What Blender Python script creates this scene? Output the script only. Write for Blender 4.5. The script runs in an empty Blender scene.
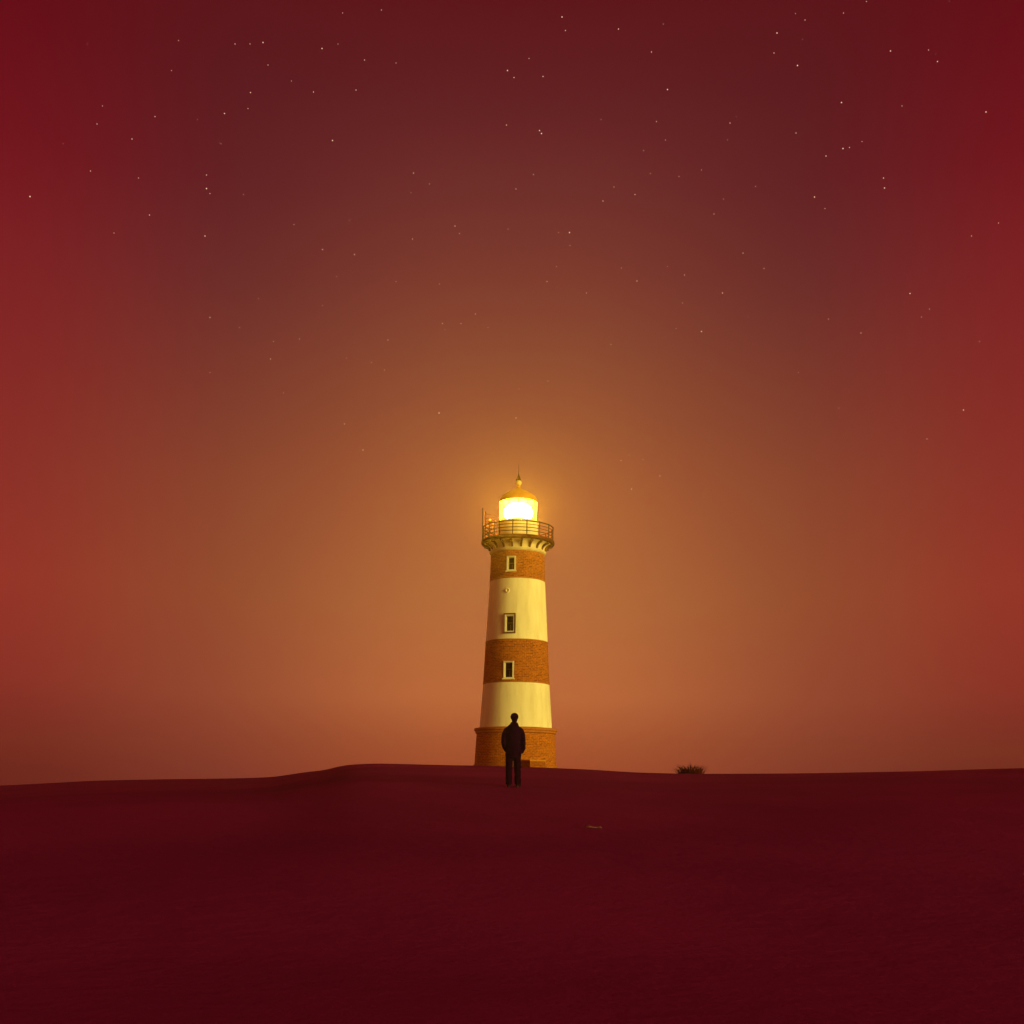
import bpy, bmesh, math, random
from mathutils import Vector, Matrix, noise

random.seed(7)
PI = math.pi
SC = bpy.context.scene
COL = SC.collection
rad = math.radians

# ------------------------------------------------------------------ camera
FPX = 1100.0            # focal length in pixels
HV = 787.0              # image row of the horizon
ROLL = rad(0.66)
EYE = Vector((0, 0, 1.5))
CR, SR = math.cos(ROLL), math.sin(ROLL)


def at(u, v, Y):
    """world point at depth Y seen at pixel u, v (used to read the photo's layout)"""
    dx, dy = u - 512.0, HV - v
    return Vector(((dx * CR - dy * SR) / FPX * Y, Y, EYE.z + (dx * SR + dy * CR) / FPX * Y))


cam_d = bpy.data.cameras.new("camera")
cam = bpy.data.objects.new("camera", cam_d)
COL.objects.link(cam)
cam_d.sensor_width = 36
cam_d.lens = 36 * FPX / 1024
cam_d.shift_y = (HV - 512) / 1024
cam_d.clip_start, cam_d.clip_end = 0.1, 20000
M = Matrix(((CR, -SR, 0), (0, 0, -1), (SR, CR, 0))).to_4x4()
M.translation = EYE
cam.matrix_world = M
SC.camera = cam

# ------------------------------------------------------------------ helpers


def lin(c):
    return tuple(((x / 255 + .055) / 1.055) ** 2.4 if x > 10 else x / 255 / 12.92 for x in c) + (1,)


def tag(o, label=None, cat=None, group=None, kind=None):
    for k, v in (("label", label), ("category", cat), ("group", group), ("kind", kind)):
        if v:
            o[k] = v
    return o


def obj(name, bm, mat, parent=None, smooth=None):
    me = bpy.data.meshes.new(name)
    bm.normal_update()
    bm.to_mesh(me)
    bm.free()
    if mat:
        me.materials.append(mat)
    if smooth is not None:
        for p in me.polygons:
            p.use_smooth = True
        try:
            me.set_sharp_from_angle(angle=rad(smooth))
        except Exception:
            pass
    o = bpy.data.objects.new(name, me)
    COL.objects.link(o)
    o.parent = parent
    return o


def empty(name, loc):
    o = bpy.data.objects.new(name, None)
    COL.objects.link(o)
    o.location = loc
    o.empty_display_size = .3
    return o


def box(bm, c, s, m=None):
    """box with centre c, size s, optional local matrix m"""
    vs = []
    for i in (-.5, .5):
        for j in (-.5, .5):
            for k in (-.5, .5):
                p = Vector((c[0] + i * s[0], c[1] + j * s[1], c[2] + k * s[2]))
                vs.append(bm.verts.new(m @ p if m else p))
    for f in ((0, 1, 3, 2), (4, 6, 7, 5), (0, 4, 5, 1), (2, 3, 7, 6), (0, 2, 6, 4), (1, 5, 7, 3)):
        bm.faces.new([vs[q] for q in f])


def lathe(bm, prof, n=96, cap=True):
    uvl = bm.loops.layers.uv.verify()
    rings = []
    for r, z in prof:
        rings.append([bm.verts.new((r * math.sin(2 * PI * i / n), -r * math.cos(2 * PI * i / n), z)) for i in range(n)])
    for a in range(len(prof) - 1):
        for i in range(n):
            j = (i + 1) % n
            f = bm.faces.new((rings[a][i], rings[a][j], rings[a + 1][j], rings[a + 1][i]))
            rm = (prof[a][0] + prof[a + 1][0]) / 2
            us = (i, i + 1, i + 1, i)
            zs = (prof[a][1], prof[a][1], prof[a + 1][1], prof[a + 1][1])
            for l, u_, z_ in zip(f.loops, us, zs):
                l[uvl].uv = (u_ * 2 * PI / n * rm, z_)
    if cap:
        if prof[0][0] > 1e-4:
            bm.faces.new(list(reversed(rings[0])))
        if prof[-1][0] > 1e-4:
            bm.faces.new(rings[-1])


def tube(bm, pts, rs, n=8):
    """tube along points with a radius (or (rx, ry) pair) at each"""
    pts = [Vector(p) for p in pts]
    rings = []
    for i, p in enumerate(pts):
        d = (pts[min(i + 1, len(pts) - 1)] - pts[max(i - 1, 0)]).normalized()
        ref = Vector((0, 1, 0)) if abs(d.y) < .9 else Vector((1, 0, 0))
        a = d.cross(ref).normalized()
        b = a.cross(d).normalized()
        r = rs[i] if isinstance(rs, (list, tuple)) else rs
        ra, rb = r if isinstance(r, (list, tuple)) else (r, r)
        rings.append([bm.verts.new(p + a * ra * math.cos(2 * PI * k / n) + b * rb * math.sin(2 * PI * k / n)) for k in range(n)])
    for i in range(len(rings) - 1):
        for k in range(n):
            q = (k + 1) % n
            bm.faces.new((rings[i][k], rings[i][q], rings[i + 1][q], rings[i + 1][k]))
    bm.faces.new(list(reversed(rings[0])))
    bm.faces.new(rings[-1])


def ring_tube(bm, R, z, r, n=96, m=6, z_wob=0.0):
    rings = []
    for i in range(n):
        a = 2 * PI * i / n
        c = Vector((R * math.sin(a), -R * math.cos(a), z))
        e = Vector((math.sin(a), -math.cos(a), 0))
        rings.append([bm.verts.new(c + e * r * math.cos(2 * PI * k / m) + Vector((0, 0, r * math.sin(2 * PI * k / m)))) for k in range(m)])
    for i in range(n):
        j = (i + 1) % n
        for k in range(m):
            q = (k + 1) % m
            bm.faces.new((rings[i][k], rings[j][k], rings[j][q], rings[i][q]))


# ------------------------------------------------------------------ materials


def mat_base(name, rough=.8, spec=.3):
    m = bpy.data.materials.new(name)
    m.use_nodes = True
    b = m.node_tree.nodes["Principled BSDF"]
    b.inputs["Roughness"].default_value = rough
    b.inputs["Specular IOR Level"].default_value = spec
    return m, m.node_tree.nodes, m.node_tree.links, b


def noise_mat(name, c0, c1, scale=4., rough=.8, bump=.0, spec=.3, detail=6, dist=.02, metal=0., stretch=None):
    m, N, L, b = mat_base(name, rough, spec)
    b.inputs["Metallic"].default_value = metal
    tc = N.new("ShaderNodeTexCoord")
    mp = N.new("ShaderNodeMapping")
    if stretch:
        mp.inputs["Scale"].default_value = stretch
    L.new(tc.outputs["Object"], mp.inputs["Vector"])
    n = N.new("ShaderNodeTexNoise")
    n.inputs["Scale"].default_value = scale
    n.inputs["Detail"].default_value = detail
    L.new(mp.outputs["Vector"], n.inputs["Vector"])
    r = N.new("ShaderNodeValToRGB")
    r.color_ramp.elements[0].position, r.color_ramp.elements[1].position = .3, .7
    r.color_ramp.elements[0].color = (*c0, 1)
    r.color_ramp.elements[1].color = (*c1, 1)
    L.new(n.outputs["Fac"], r.inputs["Fac"])
    L.new(r.outputs["Color"], b.inputs["Base Color"])
    if bump:
        bp = N.new("ShaderNodeBump")
        bp.inputs["Strength"].default_value = bump
        bp.inputs["Distance"].default_value = dist
        L.new(n.outputs["Fac"], bp.inputs["Height"])
        L.new(bp.outputs["Normal"], b.inputs["Normal"])
    return m


def brick_mat(name, c0, c1, mortar):
    m, N, L, b = mat_base(name, .9, .2)
    uv = N.new("ShaderNodeUVMap")
    bt = N.new("ShaderNodeTexBrick")
    bt.inputs["Scale"].default_value = 1
    bt.inputs["Brick Width"].default_value = .27
    bt.inputs["Row Height"].default_value = .10
    bt.inputs["Mortar Size"].default_value = .014
    bt.inputs["Bias"].default_value = -.1
    bt.inputs["Color1"].default_value = (*c0, 1)
    bt.inputs["Color2"].default_value = (*c1, 1)
    bt.inputs["Mortar"].default_value = (*mortar, 1)
    L.new(uv.outputs["UV"], bt.inputs["Vector"])
    n = N.new("ShaderNodeTexNoise")
    n.inputs["Scale"].default_value = 8
    n.inputs["Detail"].default_value = 8
    n.inputs["Roughness"].default_value = .75
    L.new(uv.outputs["UV"], n.inputs["Vector"])
    mr = N.new("ShaderNodeMapRange")
    mr.inputs["From Min"].default_value, mr.inputs["From Max"].default_value = .3, .7
    mr.inputs["To Min"].default_value, mr.inputs["To Max"].default_value = .45, 1.5
    L.new(n.outputs["Fac"], mr.inputs["Value"])
    mx = N.new("ShaderNodeVectorMath")
    mx.operation = "SCALE"
    L.new(bt.outputs["Color"], mx.inputs[0])
    L.new(mr.outputs["Result"], mx.inputs["Scale"])
    L.new(mx.outputs["Vector"], b.inputs["Base Color"])
    bp = N.new("ShaderNodeBump")
    bp.inputs["Strength"].default_value = .9
    bp.inputs["Distance"].default_value = .03
    ad = N.new("ShaderNodeMath")
    ad.operation = "MULTIPLY_ADD"
    ad.inputs[1].default_value = -.7
    L.new(bt.outputs["Fac"], ad.inputs[0])
    L.new(n.outputs["Fac"], ad.inputs[2])
    L.new(ad.outputs["Value"], bp.inputs["Height"])
    L.new(bp.outputs["Normal"], b.inputs["Normal"])
    return m


def paint_mat(name, c0, c1):
    m, N, L, b = mat_base(name, .75, .25)
    uv = N.new("ShaderNodeUVMap")
    mp = N.new("ShaderNodeMapping")
    mp.inputs["Scale"].default_value = (1.6, .35, 1)
    L.new(uv.outputs["UV"], mp.inputs["Vector"])
    n = N.new("ShaderNodeTexNoise")
    n.inputs["Scale"].default_value = 1.5
    n.inputs["Detail"].default_value = 7
    L.new(mp.outputs["Vector"], n.inputs["Vector"])
    r = N.new("ShaderNodeValToRGB")
    r.color_ramp.elements[0].position, r.color_ramp.elements[1].position = .3, .6
    r.color_ramp.elements[0].color = (*c0, 1)
    r.color_ramp.elements[1].color = (*c1, 1)
    L.new(n.outputs["Fac"], r.inputs["Fac"])
    L.new(r.outputs["Color"], b.inputs["Base Color"])
    n2 = N.new("ShaderNodeTexNoise")
    n2.inputs["Scale"].default_value = 7
    L.new(uv.outputs["UV"], n2.inputs["Vector"])
    bp = N.new("ShaderNodeBump")
    bp.inputs["Strength"].default_value = .25
    bp.inputs["Distance"].default_value = .02
    L.new(n2.outputs["Fac"], bp.inputs["Height"])
    L.new(bp.outputs["Normal"], b.inputs["Normal"])
    return m


BRICK = brick_mat("brick", (.47, .14, .022), (.25, .058, .011), (.50, .20, .04))
PLINTH = brick_mat("plinth_brick", (.50, .15, .018), (.30, .07, .010), (.54, .22, .035))
WHITE = paint_mat("white_render", (.76, .69, .55), (.88, .83, .71))
STONE = noise_mat("pale_stone", (.6, .5, .36), (.74, .64, .46), 3, .85, .3)
CORNICE = noise_mat("cornice_brick", (.36, .12, .025), (.50, .18, .04), 5, .9, .4)
IRON = noise_mat("painted_iron", (.05, .009, .007), (.09, .016, .012), 6, .9, .2, 0.05)
RAILM = noise_mat("rail_iron", (.014, .003, .002), (.024, .005, .003), 6, .8, .2, 0.)
COPPER = noise_mat("dome_metal", (.50, .21, .04), (.62, .28, .05), 3, .5, .1, .5)
BRASS = noise_mat("ball_metal", (.75, .6, .3), (.82, .66, .34), 4, .35, 0, .6)
FRAMEW = noise_mat("window_white", (.78, .72, .62), (.84, .8, .7), 6, .6)
FRAMEB = noise_mat("window_brown", (.10, .04, .02), (.16, .07, .03), 6, .7)
GLASSD = noise_mat("dark_pane", (.016, .001, .003), (.026, .002, .005), 2, .6, 0, .0)
BLOCK = brick_mat("step_brick", (.36, .105, .016), (.26, .07, .010), (.38, .13, .025))
BRACK = noise_mat("bracket_iron", (.09, .024, .008), (.14, .04, .012), 5, .7, .2)
ANTM = noise_mat("antenna_steel", (.004, .0012, .001), (.008, .002, .0015), 8, .9, .1, 0.)
FITM = noise_mat("antenna_fitting", (.10, .06, .035), (.15, .09, .05), 8, .8, .1)
COAT = noise_mat("coat_cloth", (.009, .001, .018), (.014, .0016, .026), 9, 1., .3, 0.)
TROUS = noise_mat("trouser_cloth", (.009, .001, .015), (.013, .0016, .022), 9, 1., .3, 0.)
HAIRM = noise_mat("hair", (.008, .001, .014), (.014, .002, .02), 20, 1., .2, 0.)
SKINM = noise_mat("skin", (.28, .14, .09), (.33, .17, .11), 8, .6)
SHOE = noise_mat("shoe_leather", (.012, .003, .012), (.02, .005, .016), 9, .8, .1, 0.)
SOLE = noise_mat("shoe_sole", (.05, .018, .03), (.08, .03, .05), 9, .9, spec=0.)
GRASSM = noise_mat("dry_grass", (.05, .006, .008), (.09, .012, .014), 3, 1., spec=0.)
WOOD = noise_mat("driftwood", (.15, .055, .10), (.22, .085, .14), 8, .9, .4, 0.)


def sand_mat():
    m, N, L, b = mat_base("sand", 1., .0)
    tc = N.new("ShaderNodeTexCoord")
    n = N.new("ShaderNodeTexNoise")
    n.inputs["Scale"].default_value = .14
    n.inputs["Detail"].default_value = 9
    n.inputs["Roughness"].default_value = .6
    L.new(tc.outputs["Object"], n.inputs["Vector"])
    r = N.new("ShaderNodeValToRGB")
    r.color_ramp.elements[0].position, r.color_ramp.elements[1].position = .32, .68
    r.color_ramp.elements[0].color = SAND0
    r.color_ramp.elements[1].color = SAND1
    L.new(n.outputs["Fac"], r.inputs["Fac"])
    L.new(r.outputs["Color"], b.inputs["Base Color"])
    w = N.new("ShaderNodeTexNoise")
    mp = N.new("ShaderNodeMapping")
    mp.inputs["Scale"].default_value = (.8, 1.15, 1)
    L.new(tc.outputs["Object"], mp.inputs["Vector"])
    L.new(mp.outputs["Vector"], w.inputs["Vector"])
    w.inputs["Scale"].default_value = 3.5
    w.inputs["Detail"].default_value = 12
    w.inputs["Roughness"].default_value = .68
    bp = N.new("ShaderNodeBump")
    bp.inputs["Strength"].default_value = .8
    bp.inputs["Distance"].default_value = .04
    L.new(w.outputs["Fac"], bp.inputs["Height"])
    L.new(bp.outputs["Normal"], b.inputs["Normal"])
    return m


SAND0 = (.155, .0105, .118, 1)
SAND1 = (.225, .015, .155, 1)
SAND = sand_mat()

# ------------------------------------------------------------------ sand ground
TD = 68.0
CREST = [(-1500, 800), (-400, 791), (-150, 787.5), (0, 785.2), (50, 783), (100, 780.6), (150, 779.6), (230, 778.6), (272, 777),
         (287, 775), (305, 772.4), (325, 770.2), (338, 767.3), (352, 765.4), (380, 764.6), (420, 765.4),
         (470, 766.2), (512, 767.2), (557, 768.6), (590, 770), (640, 772.8), (690, 774.2), (760, 774.2),
         (850, 773), (950, 771), (1024, 769.3), (1200, 766), (1600, 762), (2600, 770)]
CX = []
for u, v in CREST:
    p = at(u, v, TD)
    CX.append((p.x, p.z - 2.67))


def hermite(tab, x):
    if x <= tab[0][0]:
        return tab[0][1]
    if x >= tab[-1][0]:
        return tab[-1][1]
    i = 0
    while tab[i + 1][0] < x:
        i += 1

    def sl(a, b):
        return (tab[b][1] - tab[a][1]) / (tab[b][0] - tab[a][0])
    x0, y0 = tab[i]
    x1, y1 = tab[i + 1]
    s = sl(i, i + 1)

    def tan(k):
        if k == 0 or k == len(tab) - 1:
            return s
        a, b = sl(k - 1, k), sl(k, k + 1)
        return 0 if a * b <= 0 else 2 * a * b / (a + b)
    h = x1 - x0
    t = (x - x0) / h
    return ((2 * t ** 3 - 3 * t * t + 1) * y0 + (t ** 3 - 2 * t * t + t) * h * tan(i) +
            (-2 * t ** 3 + 3 * t * t) * y1 + (t ** 3 - t * t) * h * tan(i + 1))


BASE = [(-700, -3), (-60, -1), (-10, -.15), (0, 0), (8, .12), (14, .5), (18, .85), (26, 1.477), (34, 1.82), (42, 2.10), (55, 2.43),
        (68, 2.67), (72, 2.66), (80, 2.3), (100, .8), (150, -2.5), (300, -5), (700, -6)]


def sstep(a, b, x):
    t = max(0., min(1., (x - a) / (b - a)))
    return t * t * (3 - 2 * t)


def ground_z(x, y):
    z = hermite(BASE, y)
    if y > 8:
        xe = x * TD / max(min(y, TD), 14)
        z += hermite(CX, xe) * sstep(10, 50, y) * (1 - .7 * sstep(90, 260, y))
    # soft undulation, fading on the crest so that the skyline stays clean
    k = .035 * (1 - .6 * sstep(45, 66, y)) * sstep(3, 12, abs(y) + abs(x))
    z += k * (math.sin(.55 * x + .9 * y + 1.3 * math.sin(.21 * x)) * .5 + math.sin(.31 * x - .47 * y + 2) * .8)
    return z


def axis(lo, hi, step, far):
    v = [lo]
    while v[-1] < hi:
        v.append(v[-1] + step)
    s, a, b = step, [], []
    x = v[-1]
    while x < far:
        s *= 1.25
        x += s
        b.append(x)
    s, x = step, lo
    while x > -far:
        s *= 1.25
        x -= s
        a.append(x)
    return a[::-1] + v + b


GX = axis(-40, 40, .4, 560)
GY = axis(-3, 78, .4, 560)
bm = bmesh.new()
gv = [[bm.verts.new((x, y, ground_z(x, y))) for x in GX] for y in GY]
for j in range(len(GY) - 1):
    for i in range(len(GX) - 1):
        bm.faces.new((gv[j][i], gv[j][i + 1], gv[j + 1][i + 1], gv[j + 1][i]))
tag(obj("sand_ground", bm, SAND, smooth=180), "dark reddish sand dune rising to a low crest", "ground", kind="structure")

# ------------------------------------------------------------------ lighthouse
b0 = at(515.3, 768, TD)
AX = b0.x
LH = empty("lighthouse", (AX, TD, 2.4))
tag(LH, "tall round lighthouse with white and brown brick bands and a glowing lantern", "lighthouse")


def place(o):
    """part geometry is written in axis coordinates with true heights; the parent sits at z 2.4"""
    return o


Z0 = 2.4


def Zs(z):
    return z - Z0


def part_lathe(name, prof, mat, parent=LH, n=128, smooth=40, cap=True):
    bm = bmesh.new()
    lathe(bm, [(r, Zs(z)) for r, z in prof], n, cap)
    return obj(name, bm, mat, parent, smooth)


WIN_PHI = rad(-13.6)


def band(name, z0, r0, z1, r1, mat, opening=None):
    """wall ring; opening = (phi, half angle, z low, z high) leaves a real hole with thick reveals"""
    n = 144
    angs = [2 * PI * i / n for i in range(n)]
    zs = [z0 + (z1 - z0) * i / 8 for i in range(9)]
    if opening:
        ph, ha, zl, zh = opening
        a0, a1 = (ph - ha) % (2 * PI), (ph + ha) % (2 * PI)
        angs = [a for a in angs if not (abs(a - a0) < .02 or abs(a - a1) < .02)] + [a0, a1]
        angs.sort()
        zs = [z for z in zs if not (abs(z - zl) < .1 or abs(z - zh) < .1)] + [zl, zh]
        zs.sort()
    bm = bmesh.new()
    uvl = bm.loops.layers.uv.verify()

    def P(a, z, inset=0):
        r = r0 + (r1 - r0) * (z - z0) / (z1 - z0) - inset
        return (r * math.sin(a), -r * math.cos(a), Zs(z))
    V = [[bm.verts.new(P(a, z)) for a in angs] for z in zs]
    rm = (r0 + r1) / 2
    for k in range(len(zs) - 1):
        for i in range(len(angs)):
            j = (i + 1) % len(angs)
            aj = angs[j] if j else 2 * PI
            am, zm = (angs[i] + aj) / 2, (zs[k] + zs[k + 1]) / 2
            if opening and a0 < am < a1 and zl < zm < zh:
                continue
            f = bm.faces.new((V[k][i], V[k][j], V[k + 1][j], V[k + 1][i]))
            for l, (a_, z_) in zip(f.loops, ((angs[i], zs[k]), (aj, zs[k]), (aj, zs[k + 1]), (angs[i], zs[k + 1]))):
                l[uvl].uv = (a_ * rm, z_)
    if opening:
        c = [(a0, zl), (a1, zl), (a1, zh), (a0, zh)]
        for q in range(4):
            (aa, za), (ab, zb) = c[q], c[(q + 1) % 4]
            vs = [bm.verts.new(P(aa, za)), bm.verts.new(P(ab, zb)), bm.verts.new(P(ab, zb, .5)), bm.verts.new(P(aa, za, .5))]
            f = bm.faces.new(vs)
            for l, w in zip(f.loops, ((0, za), (ab - aa, zb), (.5, zb), (.5, za))):
                l[uvl].uv = w
    return obj(name, bm, mat, LH, 35)


ZB = [5.10, 7.83, 10.40, 14.15, 15.84]
RB = [2.24, 2.05, 1.92, 1.712, 1.65]
part_lathe("plinth", [(2.62, 1.6), (2.56, 2.62), (2.60, 2.64), (2.60, 2.84), (2.53, 2.87), (2.42, 4.76)], PLINTH)
part_lathe("cornice", [(2.44, 4.762), (2.50, 4.80), (2.50, 4.90), (2.57, 4.95), (2.57, 5.06), (2.50, 5.10), (2.2, 5.13)], CORNICE)


def rwall(z):
    for k in range(4):
        if ZB[k] <= z <= ZB[k + 1]:
            return RB[k] + (RB[k + 1] - RB[k]) * (z - ZB[k]) / (ZB[k + 1] - ZB[k])


WINS = [(8.02, 9.06, .62), (10.82, 11.88, .60), (14.55, 15.44, .54)]   # z low, z high, clear width
specs = [("white_band", WHITE, None), ("brick_band", BRICK, 0), ("white_band", WHITE, 1), ("brick_band", BRICK, 2)]
for k, (nm, mt, w) in enumerate(specs):
    op = None
    if w is not None:
        zl, zh, ww = WINS[w]
        op = (WIN_PHI, math.asin((ww / 2 + .03) / rwall((zl + zh) / 2)), zl - .03, zh + .03)
    # each band stands a few millimetres proud of / behind its neighbour at the joint
    d = .004 if nm == "brick_band" else -.004
    band(nm, ZB[k] + (.0 if k else .02), RB[k] + d, ZB[k + 1], RB[k + 1] + d, mt, op)
# thin string courses covering each joint
for k in (1, 2, 3):
    part_lathe("string_course", [(RB[k] - .03, ZB[k] - .03), (RB[k] + .022, ZB[k] - .028), (RB[k] + .022, ZB[k] + .028), (RB[k] - .03, ZB[k] + .03)],
               CORNICE, cap=False)

for w, (zl, zh, ww) in enumerate(WINS):
    zc, h = (zl + zh) / 2, zh - zl
    R = rwall(zc)
    lo = rwall(zl)
    mm = Matrix.Translation((0, 0, Zs(zc))) @ Matrix.Rotation(WIN_PHI, 4, "Z")
    rs = math.sqrt(lo * lo - (ww / 2) ** 2)     # distance of the wall face at the jambs
    bm = bmesh.new()
    dep = .40
    yo = -(lo + .025)                            # outer face of the lining
    yc = yo + dep / 2
    t = .07
    fm = FRAMEW
    box(bm, (-ww / 2 + t / 2, yc, 0), (t, dep, h), mm)
    box(bm, (ww / 2 - t / 2, yc, 0), (t, dep, h), mm)
    box(bm, (0, yc, h / 2 - t / 2), (ww - 2 * t, dep, t), mm)
    box(bm, (0, yc, -h / 2 + t / 2), (ww - 2 * t, dep, t), mm)
    f = obj("window", bm, fm, LH)
    bm = bmesh.new()
    box(bm, (0, yo + dep - .05, 0), (ww - 2 * t, .03, h - 2 * t), mm)
    p = obj("pane", bm, GLASSD, f)
    bm = bmesh.new()
    box(bm, (0, yo + dep - .08, .06), (ww - 2 * t - .004, .035, .04), mm)
    box(bm, (0, yo + dep - .08, -h * .24), (.035, .034, h * .5 - 2 * t + .02), mm)
    obj("glazing_bar", bm, FRAMEB, f)
    bm = bmesh.new()
    box(bm, (0, -(lo + .03), -h / 2 - .035), (ww + .12, .16, .07), mm)
    obj("sill", bm, FRAMEW if w != 1 else FRAMEB, f)
    bm = bmesh.new()
    box(bm, (0, -(lo + .02), h / 2 + .035), (ww + .12, .14, .07), mm)
    obj("lintel", bm, FRAMEB if w == 1 else CORNICE, f)
    if w == 1:
        bm = bmesh.new()
        box(bm, (-(ww / 2 + .03), -(lo - .01), 0), (.06, .12, h), mm)
        obj("trim", bm, FRAMEB, f)
        bm = bmesh.new()
        box(bm, (ww / 2 + .03, -(lo - .01), 0), (.06, .12, h), mm)
        obj("trim", bm, FRAMEB, f)

# small round vent above the middle window
bm = bmesh.new()
vz = 13.36
mv = Matrix.Translation((0, 0, Zs(vz))) @ Matrix.Rotation(rad(-19.5), 4, "Z") @ Matrix.Translation((0, -rwall(vz) - .02, 0)) @ Matrix.Rotation(PI / 2, 4, "X")
lathe(bm, [(.13, -.05), (.13, .03), (.11, .05), (.08, .04), (.06, -.0), (.0, -.01)], 24)
bmesh.ops.transform(bm, matrix=mv, verts=bm.verts)
obj("vent", bm, WHITE, LH, 40)

# collar, cove and gallery
part_lathe("collar", [(1.64, 15.80), (1.72, 15.84), (1.76, 15.90), (1.76, 15.98), (1.70, 16.02), (1.69, 16.10), (1.72, 16.2), (1.80, 16.3), (1.93, 16.38), (2.08, 16.428)], STONE, cap=False)
gal = part_lathe("gallery", [(1.2, 16.43), (2.14, 16.43), (2.22, 16.45), (2.26, 16.49), (2.26, 16.64), (2.23, 16.66), (1.15, 16.66)], IRON, cap=False)
NB = 20
first = None
for k in range(NB):
    bm = bmesh.new()
    # curved corbel: quarter arc from the collar to the deck edge, pierced look from two ribs
    pr = [(1.66, 16.425), (2.14, 16.425), (2.14, 16.33)]
    for q in range(7):
        a = q / 6 * PI / 2
        pr.append((2.10 - .38 * math.sin(a), 16.33 - .40 * (1 - math.cos(a)) - .02))
    pr.append((1.66, 15.90))
    va = [bm.verts.new((-.06, -r, Zs(z))) for r, z in pr]
    vb = [bm.verts.new((.06, -r, Zs(z))) for r, z in pr]
    bm.faces.new(va)
    bm.faces.new(list(reversed(vb)))
    for q in range(len(pr)):
        w = (q + 1) % len(pr)
        bm.faces.new((va[w], va[q], vb[q], vb[w]))
    bmesh.ops.recalc_face_normals(bm, faces=bm.faces)
    bmesh.ops.rotate(bm, verts=bm.verts, cent=(0, 0, 0), matrix=Matrix.Rotation(2 * PI * (k + .35) / NB, 3, "Z"))
    obj("bracket", bm, BRACK, gal)

rail = empty("railing", (0, 0, 0))
rail.parent = LH
for z, r in ((17.46, .034), (17.27, .018), (17.08, .022), (16.88, .022)):
    bm = bmesh.new()
    ring_tube(bm, 2.17, Zs(z), r)
    obj("rail", bm, RAILM, rail, 60)
NP = 16
for k in range(NP):
    a = 2 * PI * (k + .62) / NP
    bm = bmesh.new()
    x, y = 2.17 * math.sin(a), -2.17 * math.cos(a)
    tube(bm, [(x, y, Zs(16.66)), (x, y, Zs(17.44))], .03, 8)
    lathe_top = Vector((x, y, Zs(17.48)))
    bmesh.ops.create_uvsphere(bm, u_segments=8, v_segments=6, radius=.045, matrix=Matrix.Translation(lathe_top))
    obj("post", bm, RAILM, rail)

# lantern: drum, lens, glazing, dome, finial
part_lathe("lantern_drum", [(1.30, 16.665), (1.30, 16.78), (1.24, 16.80), (1.24, 17.74), (1.30, 17.76), (1.30, 17.84), (1.2, 17.86)], WHITE, cap=False)


def emit_mat():
    m = bpy.data.materials.new("lamp_glow")
    m.use_nodes = True
    N, L = m.node_tree.nodes, m.node_tree.links
    N.clear()
    e = N.new("ShaderNodeEmission")
    e.inputs["Color"].default_value = LAMP_COL
    e.inputs["Strength"].default_value = LAMP_STR
    o = N.new("ShaderNodeOutputMaterial")
    L.new(e.outputs[0], o.inputs["Surface"])
    return m


def pane_mat():
    m = bpy.data.materials.new("lantern_glass")
    m.use_nodes = True
    N, L = m.node_tree.nodes, m.node_tree.links
    N.clear()
    t = N.new("ShaderNodeBsdfTransparent")
    t.inputs["Color"].default_value = (1, .97, .9, 1)
    tl = N.new("ShaderNodeBsdfTranslucent")
    tl.inputs["Color"].default_value = (1, .82, .35, 1)
    mx = N.new("ShaderNodeMixShader")
    mx.inputs[0].default_value = PANE_MIX
    L.new(t.outputs[0], mx.inputs[1])
    L.new(tl.outputs[0], mx.inputs[2])
    o = N.new("ShaderNodeOutputMaterial")
    L.new(mx.outputs[0], o.inputs["Surface"])
    return m


LAMP_COL = (1, .56, .02, 1)
LAMP_STR = 630
PANE_MIX = .06
part_lathe("lamp", [(.4, 17.88), (.68, 17.94), (.78, 18.08), (.76, 18.10), (.86, 18.26), (.84, 18.28), (.90, 18.44), (.88, 18.46), (.88, 18.60), (.85, 18.62), (.78, 18.78), (.75, 18.80), (.6, 18.92), (.3, 19.0)],
           emit_mat(), n=48)
gl = part_lathe("lantern_glazing", [(1.09, 17.87), (1.14, 19.08)], pane_mat(), cap=False, n=12, smooth=5)
for k in range(12):
    a = 2 * PI * k / 12
    bm = bmesh.new()
    tube(bm, [(1.10 * math.sin(a), -1.10 * math.cos(a), Zs(17.87)), (1.15 * math.sin(a), -1.15 * math.cos(a), Zs(19.08))], .022, 6)
    obj("glazing_bar", bm, COPPER, gl)
dome = part_lathe("dome", [(1.10, 19.06), (1.17, 19.04), (1.20, 19.08), (1.19, 19.14), (1.13, 19.29), (1.02, 19.44), (.86, 19.57), (.66, 19.69), (.46, 19.79),
                           (.30, 19.87), (.18, 19.93), (.12, 20.0), (.10, 20.1), (.14, 20.12), (.14, 20.15), (.08, 20.17)], COPPER, smooth=50, cap=False)
bm = bmesh.new()
lathe(bm, [(.02, Zs(20.14)), (.12, Zs(20.16)), (.18, Zs(20.23)), (.20, Zs(20.31)), (.18, Zs(20.39)), (.12, Zs(20.44)), (.05, Zs(20.46))], 24)
obj("ball_finial", bm, BRASS, dome, 60)
bm = bmesh.new()
lathe(bm, [(.17, Zs(20.455)), (.18, Zs(20.48)), (.10, Zs(20.62)), (.05, Zs(20.78)), (.02, Zs(20.9))], 16)
obj("vent_cap", bm, IRON, dome, 40)
bm = bmesh.new()
tube(bm, [(0, 0, Zs(20.88)), (0, 0, Zs(21.5))], [.018, .010], 6)
obj("lightning_rod", bm, IRON, dome)

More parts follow.
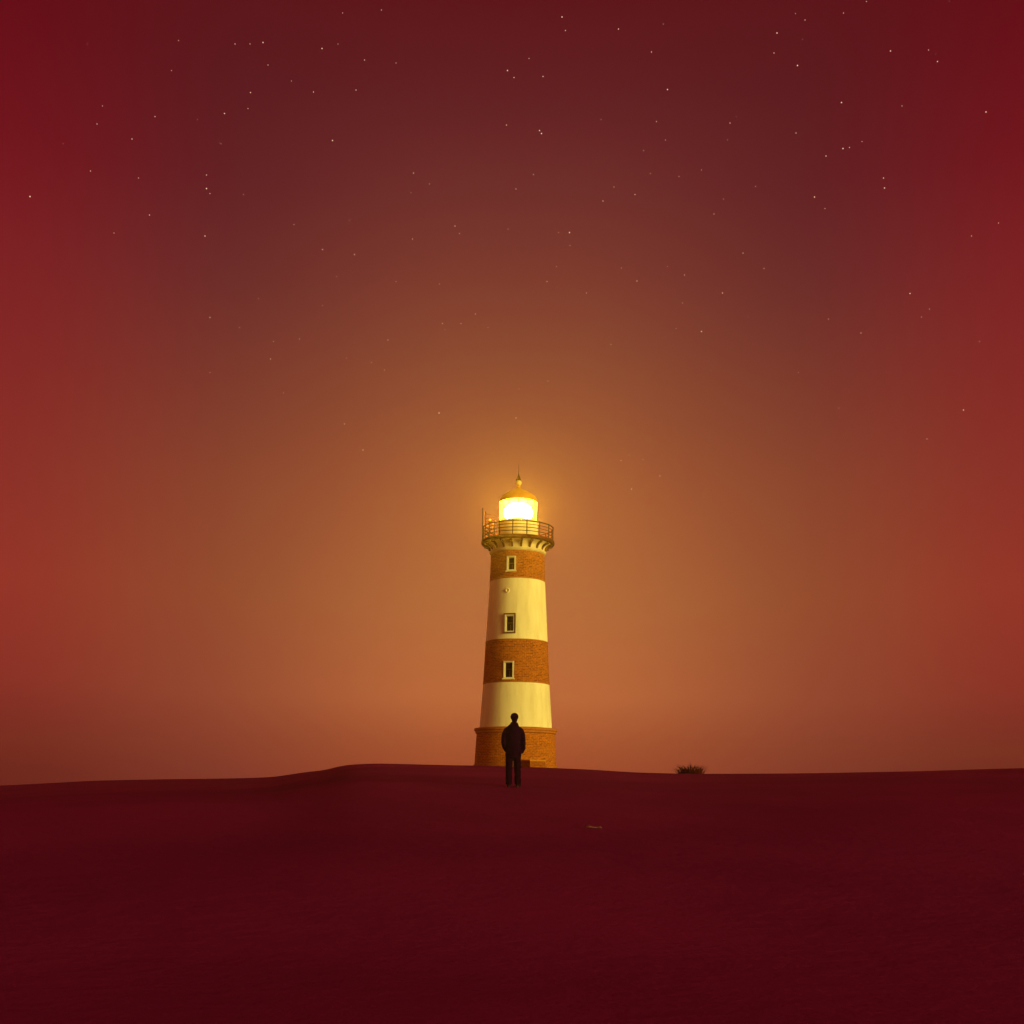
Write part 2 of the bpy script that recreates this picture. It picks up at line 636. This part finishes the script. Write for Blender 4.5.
# ------------------------------------------------------------------ antenna frame on the gallery
ANT = empty("antenna_frame", (AX, TD, 16.66))
tag(ANT, "thin lattice antenna frame with small fittings standing on the left of the gallery", "antenna")
for (x, y, h) in ((-2.2, .2, 2.12), (-2.03, .3, 1.92)):
    bm = bmesh.new()
    tube(bm, [(x, y, .004), (x, y, h)], .03, 8)
    box(bm, (x, y, .02), (.12, .12, .03))
    obj("pole", bm, ANTM, ANT)
bm = bmesh.new()
tube(bm, [(-1.48, .62, .004), (-1.48, .62, 1.5)], .03, 6)
for z in (.5, .7, .9, 1.1, 1.3, 1.5, 1.78):
    tube(bm, [(-2.03, .3, z), (-1.44 + .03 * math.sin(9 * z), .64, z + .05 * math.sin(7 * z))], .024, 6)
for z in (.5, 1.0):
    tube(bm, [(-2.03, .3, z), (-1.48, .62, z + .5)], .018, 5)
    tube(bm, [(-2.03, .3, z + .5), (-1.48, .62, z)], .018, 5)
obj("lattice", bm, ANTM, ANT)
for (x, y, z, s) in ((-1.76, .46, 1.45, .09), (-1.90, .36, 1.05, .08), (-1.62, .54, 1.0, .09), (-1.8, .44, .66, .1), (-1.58, .56, 1.25, .07)):
    bm = bmesh.new()
    box(bm, (x, y, z), (s, s * .8, s * 1.2))
    bmesh.ops.bevel(bm, geom=bm.edges[:], offset=.012, segments=1, affect="EDGES")
    obj("fitting", bm, FITM, ANT)

# ------------------------------------------------------------------ masonry step in front of the plinth
sp = at(533.5, 766, 65.05)
gz = min(ground_z(sp.x + a, 65.05 + b) for a in (-.7, .7) for b in (-.7, .7))
top = at(533.5, 759.8, 64.7).z
ST = empty("brick_block", (sp.x, 65.05, gz))
tag(ST, "low square brick block with a capping slab at the foot of the lighthouse", "block")
ST.rotation_euler = (0, 0, rad(28))
bm = bmesh.new()
uvl = bm.loops.layers.uv.verify()
hh = top - gz - .09
box(bm, (0, 0, hh / 2 - .1), (1.02, 1.02, hh + .2))
for f in bm.faces:
    for l in f.loops:
        c = l.vert.co
        l[uvl].uv = (c.x + c.y, c.z)
obj("block_body", bm, BLOCK, ST)
bm = bmesh.new()
box(bm, (0, 0, hh + .046), (1.1, 1.1, .09))
bmesh.ops.bevel(bm, geom=bm.edges[:], offset=.015, segments=2, affect="EDGES")
obj("capping_slab", bm, noise_mat("cap_stone", (.48, .20, .045), (.6, .27, .06), 5, .85, .3), ST)

# ------------------------------------------------------------------ person
PY = 26.0
pf = at(512.9, 788, PY)
PZ = ground_z(pf.x, PY)
PR = empty("person", (pf.x, PY, PZ))
tag(PR, "person in a dark coat and trousers standing with hands in pockets facing the lighthouse", "person")


def remeshed(name, bm, mat, parent, vox=.012, smooth_it=4):
    o = obj(name, bm, mat, parent)
    md = o.modifiers.new("r", "REMESH")
    md.mode, md.voxel_size = "VOXEL", vox
    ms = o.modifiers.new("s", "SMOOTH")
    ms.iterations, ms.factor = smooth_it, .5
    dg = bpy.context.evaluated_depsgraph_get()
    dg.update()
    me = bpy.data.meshes.new_from_object(o.evaluated_get(dg))
    o.modifiers.clear()
    o.data = me
    for p in me.polygons:
        p.use_smooth = True
    me.name = name
    if not me.materials:
        me.materials.append(mat)
    return o


def limb(bm, pts, rs, n=14):
    # subdivided tube for smooth bends
    P, Rr = [], []
    for i in range(len(pts) - 1):
        for t in (0, .5):
            P.append(Vector(pts[i]).lerp(Vector(pts[i + 1]), t))
            a, b_ = rs[i], rs[i + 1]
            a = a if isinstance(a, tuple) else (a, a)
            b_ = b_ if isinstance(b_, tuple) else (b_, b_)
            Rr.append((a[0] * (1 - t) + b_[0] * t, a[1] * (1 - t) + b_[1] * t))
    P.append(Vector(pts[-1]))
    b_ = rs[-1]
    Rr.append(b_ if isinstance(b_, tuple) else (b_, b_))
    tube(bm, P, Rr, n)


def ball(bm, c, s, n=14):
    bmesh.ops.create_uvsphere(bm, u_segments=n, v_segments=n // 2 + 2, radius=1,
                              matrix=Matrix.Translation(c) @ Matrix.Diagonal((*s, 1)))


LA = [(-.17, -.01, 1.335), (-.222, -.03, 1.22), (-.236, -.05, 1.07), (-.205, .02, .94), (-.155, .06, .85)]
RA = [(.17, -.01, 1.335), (.215, -.03, 1.22), (.232, -.04, 1.06), (.236, .0, .92), (.19, .05, .82)]
HX = .018
# body: head with face, neck, torso, arms ending in pocketed hands, legs - one continuous surface
bm = bmesh.new()
ball(bm, (HX, .01, 1.645), (.079, .097, .105), 20)
ball(bm, (HX, .035, 1.585), (.058, .07, .055))
ball(bm, (HX, .108, 1.625), (.012, .018, .02))        # nose
ball(bm, (HX, .098, 1.578), (.024, .012, .009))       # mouth
for s in (-1, 1):
    ball(bm, (HX + s * .078, .0, 1.635), (.010, .020, .032))   # ears
    ball(bm, (HX + s * .03, .088, 1.65), (.013, .01, .008))    # eyes
limb(bm, [(.012, -.01, 1.38), (HX, -.0, 1.6)], [(.07, .07), (.055, .06)])
limb(bm, [(0, 0, .80), (0, 0, 1.0), (0, 0, 1.25), (0, 0, 1.40), (0.01, 0, 1.46)], [(.16, .11), (.14, .10), (.17, .11), (.15, .09), (.06, .06)], 18)
for A in (LA, RA):
    limb(bm, A, [.05, .045, .04, .034, .028], 12)
    h = Vector(A[-1])
    sx = 1 if A is RA else -1
    ball(bm, h + Vector((-sx * .01, .01, -.03)), (.032, .028, .045))
    for q in range(4):
        f0 = h + Vector((-sx * .015, -.022 + .016 * q, -.05))
        limb(bm, [f0, f0 + Vector((-sx * .006, .004, -.035 + .003 * abs(q - 1))), f0 + Vector((-sx * .022, .006, -.058 + .005 * abs(q - 1)))], [.0085, .008, .006], 8)
    t0 = h + Vector((0, .03, -.01))
    limb(bm, [t0, t0 + Vector((-sx * .01, .022, -.025)), t0 + Vector((-sx * .018, .022, -.05))], [.011, .009, .007], 8)
for s in (-1, 1):
    limb(bm, [(s * .085, 0, .86), (s * .088, .0, .48), (s * .088, -.01, .10)], [.078, .052, .04])
    ball(bm, (s * .09, .04, .05), (.042, .10, .035))
body = remeshed("body", bm, SKINM, PR, .009, 3)
# coat: torso with collar and both sleeves
bm = bmesh.new()
limb(bm, [(0, 0, .74), (0, 0, .84), (0, -.0, 1.0), (0, -.01, 1.2), (.0, -.01, 1.32), (.003, -.01, 1.405), (.012, -.005, 1.475), (.018, 0, 1.53)],
     [(.180, .125), (.186, .13), (.182, .13), (.195, .145), (.196, .135), (.165, .11), (.102, .09), (.077, .078)], 22)
for A in (LA, RA):
    limb(bm, [(A[0][0] * .7, -.01, 1.37)] + A, [.07, .070, .062, .060, .056, .050], 14)
coat = remeshed("coat", bm, COAT, PR, .012, 4)
for v in coat.data.vertices:      # soft cloth folds
    q = v.co
    k = noise.noise(Vector((q.x * 9, q.y * 9, q.z * 5))) * .010 + noise.noise(Vector((q.x * 4, q.y * 4 + 7, q.z * 14))) * .006
    v.co = q + v.normal * k
# trousers
bm = bmesh.new()
limb(bm, [(0, 0, .68), (0, 0, .80), (0, 0, .95)], [(.16, .12), (.172, .125), (.16, .115)], 20)
for s in (-1, 1):
    x0 = .088 if s > 0 else .086
    limb(bm, [(s * .09, 0, .80), (s * .096, .0, .62), (s * .097 + .006 * (s > 0), .012, .45), (s * .098 + .012 * (s > 0), -.005, .25), (s * .098 + .016 * (s > 0), -.01, .06)],
         [(.098, .10), (.089, .09), (.081, .082), (.076, .078), (.078, .082)], 16)
trs = remeshed("trousers", bm, TROUS, PR, .011, 3)
for v in trs.data.vertices:
    q = v.co
    v.co = q + v.normal * (noise.noise(Vector((q.x * 6 + 3, q.y * 6, q.z * 11))) * .008)
for s in (-1, 1):
    bm = bmesh.new()
    dx = .045 if s > 0 else 0
    limb(bm, [(s * .092 + dx * .3, -.09, .045), (s * .094 + dx * .5, -.03, .06), (s * .10 + dx, .06, .052), (s * .11 + dx, .16, .034), (s * .112 + dx, .19, .03)],
         [(.035, .03), (.046, .05), (.05, .045), (.045, .03), (.025, .02)], 14)
    sh = remeshed("shoe", bm, SHOE, PR, .008, 2)
    bm = bmesh.new()
    tube(bm, [(s * .092 + dx * .3, -.115, .012), (s * .093 + dx * .4, -.06, .012), (s * .10 + dx, .06, .012), (s * .112 + dx, .20, .012)],
         [(.03, .012), (.045, .012), (.053, .012), (.03, .012)], 12)
    obj("sole", bm, SOLE, sh)
bm = bmesh.new()
ball(bm, (HX, -.012, 1.662), (.096, .102, .094), 20)
ball(bm, (HX, -.045, 1.59), (.070, .055, .08))
for f in list(bm.verts):
    if f.co.y > .062 and f.co.z < 1.70:
        f.co.y = .05
remeshed("hair", bm, HAIRM, PR, .009, 2)

# ------------------------------------------------------------------ grass tuft on the crest
gp = at(691, 774.5, 66.5)
gx, gy = gp.x, 66.5
gzz = ground_z(gx, gy)
bm = bmesh.new()
for k in range(330):
    a = random.uniform(0, 2 * PI)
    r0 = .64 * math.sqrt(random.random())
    base = Vector((r0 * math.cos(a) * 1.15, r0 * math.sin(a) * .7, -.06))
    base.z += ground_z(gx + base.x, gy + base.y) - gzz
    lean = random.uniform(.15, .75) * (0.4 + r0 * 1.2)
    h = random.uniform(.34, .80) * (1.08 - .5 * r0)
    b2 = a + random.uniform(-.6, .6)
    d = Vector((math.cos(b2), math.sin(b2) * .8, 0)) * lean
    w = random.uniform(.012, .024)
    s = Vector((-math.sin(b2), math.cos(b2), 0)) * w
    if abs(s.x) < w * .5:
        s.x = w * .7
    p1 = base + d * .35 + Vector((0, 0, h * .65))
    p2 = base + d + Vector((0, 0, h * random.uniform(.8, 1.05)))
    v = [bm.verts.new(q) for q in (base - s, base + s, p1 + s * .7, p1 - s * .7, p2)]
    bm.faces.new((v[0], v[1], v[2], v[3]))
    bm.faces.new((v[3], v[2], v[4]))
g = obj("grass_tuft", bm, GRASSM)
g.location = (gx, gy, gzz)
tag(g, "dry spiky grass tuft on the dune crest right of the lighthouse", "grass tuft")

# ------------------------------------------------------------------ driftwood
wy = 18.0
wp = at(594, 828, wy)
wz = ground_z(wp.x, wy)
bm = bmesh.new()
limb(bm, [(-.13, .02, .022), (-.08, .01, .034), (-.02, -.005, .022), (.05, .0, .022), (.10, -.012, .026), (.13, -.03, .016)],
     [.010, .022, .014, .014, .02, .008], 10)
limb(bm, [(-.08, .01, .034), (-.12, .07, .05), (-.15, .12, .03)], [.013, .010, .005], 8)
w = remeshed("driftwood", bm, WOOD, None, .006, 2)
w.location = (wp.x, wy, wz)
tag(w, "small pale bent piece of driftwood lying on the dark sand", "driftwood")

# ------------------------------------------------------------------ stars, far outside the haze
SL = [(685, 26), (763, 20), (357, 81), (526, 85), (500, 88), (644, 97), (343, 141), (501, 185), (449, 227), (496, 217), (395, 239), (310, 233), (205, 212),
      (194, 248), (264, 278), (665, 281), (1015, 141), (1013, 250), (827, 346), (859, 368), (822, 385), (413, 350), (413, 377), (420, 387), (277, 356),
      (181, 342), (60, 393), (487, 389), (299, 430), (588, 449), (699, 441), (645, 499), (709, 509), (825, 478), (919, 467), (910, 452), (1016, 458),
      (410, 472), (228, 466), (673, 553), (792, 563), (879, 568), (517, 597), (645, 611), (420, 635), (479, 655), (885, 647), (922, 647), (951, 628),
      (976, 655), (599, 678), (776, 680), (547, 683), (693, 716), (743, 725), (541, 718), (769, 740), (567, 786), (689, 848), (878, 826), (726, 900),
      (420, 745), (792, 126), (729, 120), (583, 162), (627, 184), (712, 180), (676, 88), (470, 88), (536, 130)]
SRR = [(100, 34), (107, 61), (213, 58), (62, 153), (4, 155), (34, 117), (279, 104), (311, 179), (530, 66), (571, 131), (524, 106), (757, 102), (851, 123),
       (659, 205), (948, 224), (55, 261), (59, 267), (178, 239), (289, 243), (307, 280), (263, 301), (436, 246), (431, 280), (568, 266), (628, 312),
       (662, 297), (675, 295), (700, 283), (43, 349), (8, 378), (277, 347), (334, 353), (379, 340), (204, 374), (246, 389), (182, 402), (423, 398),
       (404, 428), (487, 373), (605, 394), (743, 356), (745, 376), (626, 417), (115, 465), (116, 491), (93, 465), (89, 533), (70, 563), (219, 536),
       (250, 562), (311, 533), (345, 550), (504, 537), (462, 506), (149, 586), (421, 586), (341, 606), (633, 638), (698, 666), (796, 587), (819, 634),
       (835, 618), (328, 657), (379, 663), (198, 689), (935, 683), (973, 446), (919, 472), (72, 762), (573, 745), (903, 820), (830, 878), (8, 836),
       (218, 921), (262, 919), (296, 952), (239, 978), (586, 40), (567, 27), (663, 26), (709, 3), (780, 212), (833, 100)]
BRIGHT = {(501, 185), (449, 227), (644, 97), (526, 85), (1015, 141), (665, 281), (413, 377), (827, 346), (60, 393), (645, 499), (709, 509), (726, 900),
          (100, 34), (213, 58), (62, 153), (571, 131), (851, 123), (757, 102), (948, 224), (55, 261), (59, 267), (43, 349), (605, 394), (745, 376),
          (659, 205), (662, 297), (115, 465), (379, 663), (796, 587), (903, 820), (530, 66), (311, 179), (410, 472), (878, 826)}
bm = bmesh.new()
SD = 4000.0
for lst, off in ((SL, 0), (SRR, 512)):
    for u2, v2 in lst:
        u, v = u2 / 2 + off, v2 / 2
        dx, dy = u - 512, HV - v
        d = Vector(((dx * CR - dy * SR), FPX, (dx * SR + dy * CR)))
        k = d.length / FPX
        d.normalize()
        px = (random.uniform(.35, .47) if (u2, v2) in BRIGHT else random.uniform(.22, .34)) * (.86 + .4 * v / 450)
        bmesh.ops.create_icosphere(bm, subdivisions=1, radius=px * k * SD / FPX, matrix=Matrix.Translation(EYE + d * SD))
for _ in range(420):       # fainter ones over the whole vault
    a, e = random.uniform(0, 2 * PI), math.asin(random.uniform(.2, 1))
    d = Vector((math.sin(a) * math.cos(e), math.cos(a) * math.cos(e), math.sin(e)))
    bmesh.ops.create_icosphere(bm, subdivisions=1, radius=random.uniform(.12, .24) * SD / FPX, matrix=Matrix.Translation(EYE + d * SD))
sm = bpy.data.materials.new("starlight")
sm.use_nodes = True
N, L = sm.node_tree.nodes, sm.node_tree.links
N.clear()
e = N.new("ShaderNodeEmission")
e.inputs["Color"].default_value = (1, .66, .42, 1)
e.inputs["Strength"].default_value = 1.0
o_ = N.new("ShaderNodeOutputMaterial")
L.new(e.outputs[0], o_.inputs["Surface"])
sm.cycles.emission_sampling = "NONE"
tag(obj("stars", bm, sm), "faint stars scattered over the red night sky", "stars", kind="structure")

# ------------------------------------------------------------------ haze
HAZE_D = .0008
bm = bmesh.new()
box(bm, (0, 0, 9), (1120 + 60, 1120 + 60, 32))
bmesh.ops.recalc_face_normals(bm, faces=bm.faces)
hm = bpy.data.materials.new("haze")
hm.use_nodes = True
N, L = hm.node_tree.nodes, hm.node_tree.links
N.clear()
pv = N.new("ShaderNodeVolumePrincipled")
pv.inputs["Color"].default_value = (.95, .82, .6, 1)
pv.inputs["Density"].default_value = HAZE_D
pv.inputs["Anisotropy"].default_value = .8
o_ = N.new("ShaderNodeOutputMaterial")
L.new(pv.outputs[0], o_.inputs["Volume"])
hz = obj("haze", bm, hm)
tag(hz, "thin warm mist in the night air", "haze", kind="stuff")

# ------------------------------------------------------------------ world: night sky, glowing low over the dune
W = bpy.data.worlds.new("World")
SC.world = W
W.use_nodes = True
N, L = W.node_tree.nodes, W.node_tree.links
bg = N["Background"]
tc = N.new("ShaderNodeTexCoord")
sep = N.new("ShaderNodeSeparateXYZ")
L.new(tc.outputs["Generated"], sep.inputs[0])


def math_n(op, a, b=None, clamp=False):
    n = N.new("ShaderNodeMath")
    n.operation = op
    n.use_clamp = clamp
    for i, x in enumerate((a, b)):
        if x is None:
            continue
        if isinstance(x, (int, float)):
            n.inputs[i].default_value = x
        else:
            L.new(x, n.inputs[i])
    return n.outputs[0]


elev = math_n("ARCSINE", sep.outputs["Z"])
e01 = math_n("DIVIDE", elev, PI / 2, True)
az = math_n("ABSOLUTE", math_n("ARCTAN2", sep.outputs["X"], sep.outputs["Y"]))


def ramp(pts):
    """pts: (image row in the photo's centre column, sRGB colour)"""
    r = N.new("ShaderNodeValToRGB")
    r.color_ramp.interpolation = "B_SPLINE" if False else "LINEAR"
    el = r.color_ramp.elements
    pts = sorted((max(0., math.atan((HV - v) / FPX) / (PI / 2)) if v is not None else 1., c) for v, c in pts)
    el[0].position, el[0].color = pts[0][0], lin(pts[0][1])
    el[1].position, el[1].color = pts[-1][0], lin(pts[-1][1])
    for p, c in pts[1:-1]:
        q = el.new(p)
        q.color = lin(c)
    L.new(e01, r.inputs["Fac"])
    return r.outputs["Color"]


c0 = ramp([(775, (178, 82, 52)), (756, (182, 90, 54)), (700, (196, 110, 62)), (600, (180, 107, 60)), (500, (164, 90, 54)), (430, (149, 79, 51)), (350, (134, 68, 49)),
           (280, (123, 56, 46)), (200, (110, 45, 43)), (100, (97, 30, 35)), (0, (92, 20, 27)), (None, (70, 8, 18))])
c1 = ramp([(775, (138, 58, 48)), (740, (146, 66, 50)), (700, (152, 74, 51)), (600, (148, 76, 47)), (500, (138, 68, 46)), (400, (122, 55, 44)), (300, (105, 42, 42)),
           (200, (96, 30, 36)), (100, (90, 24, 31)), (0, (90, 18, 26)), (None, (70, 8, 18))])
c2 = ramp([(775, (110, 29, 32)), (740, (124, 38, 36)), (690, (142, 47, 40)), (600, (150, 51, 41)), (500, (140, 46, 40)), (400, (132, 38, 38)), (300, (124, 30, 36)),
           (200, (112, 18, 29)), (100, (103, 12, 25)), (0, (95, 8, 20)), (None, (70, 8, 18))])
c3 = ramp([(775, (246, 152, 68)), (600, (240, 146, 64)), (300, (130, 50, 40)), (None, (66, 7, 17))])  # unseen side sky, brightened orange as added fill for the tower's shaded wall
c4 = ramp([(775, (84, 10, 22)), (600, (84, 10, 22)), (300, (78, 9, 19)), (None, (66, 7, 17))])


def mixc(a, b, lo, hi):
    mr = N.new("ShaderNodeMapRange")
    mr.interpolation_type = "SMOOTHSTEP"
    mr.inputs["From Min"].default_value = rad(lo)
    mr.inputs["From Max"].default_value = rad(hi)
    L.new(az, mr.inputs["Value"])
    m = N.new("ShaderNodeMix")
    m.data_type = "RGBA"
    L.new(mr.outputs["Result"], m.inputs["Factor"])
    L.new(a, m.inputs["A"])
    L.new(b, m.inputs["B"])
    return m.outputs["Result"]


col = mixc(c0, c1, 2, 17)
col = mixc(col, c2, 13, 26)
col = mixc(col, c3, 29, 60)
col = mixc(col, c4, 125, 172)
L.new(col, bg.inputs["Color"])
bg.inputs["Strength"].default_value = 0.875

# ------------------------------------------------------------------ low warm sun from the right, behind the camera
sd = bpy.data.lights.new("sun", "SUN")
so = bpy.data.objects.new("sun", sd)
COL.objects.link(so)
sd.energy = 5.0
sd.angle = rad(25)
sd.color = (1, .81, .145)
SUN_AZ, SUN_EL = rad(50), rad(2.2)
to_sun = Vector((math.sin(SUN_AZ) * math.cos(SUN_EL), -math.cos(SUN_AZ) * math.cos(SUN_EL), math.sin(SUN_EL)))
so.rotation_euler = to_sun.to_track_quat("Z", "Y").to_euler()
so.location = (30, -20, 12)

# ------------------------------------------------------------------ render settings
vs = SC.view_settings
SC.display_settings.display_device = "sRGB"
vs.view_transform = "Standard"
vs.look = "None"
vs.exposure = 0.2
vs.gamma = 1
SC.render.engine = "CYCLES"
SC.cycles.use_denoising = True
SC.cycles.volume_bounces = 0
SC.cycles.max_bounces = 6
SC.cycles.sample_clamp_indirect = 6
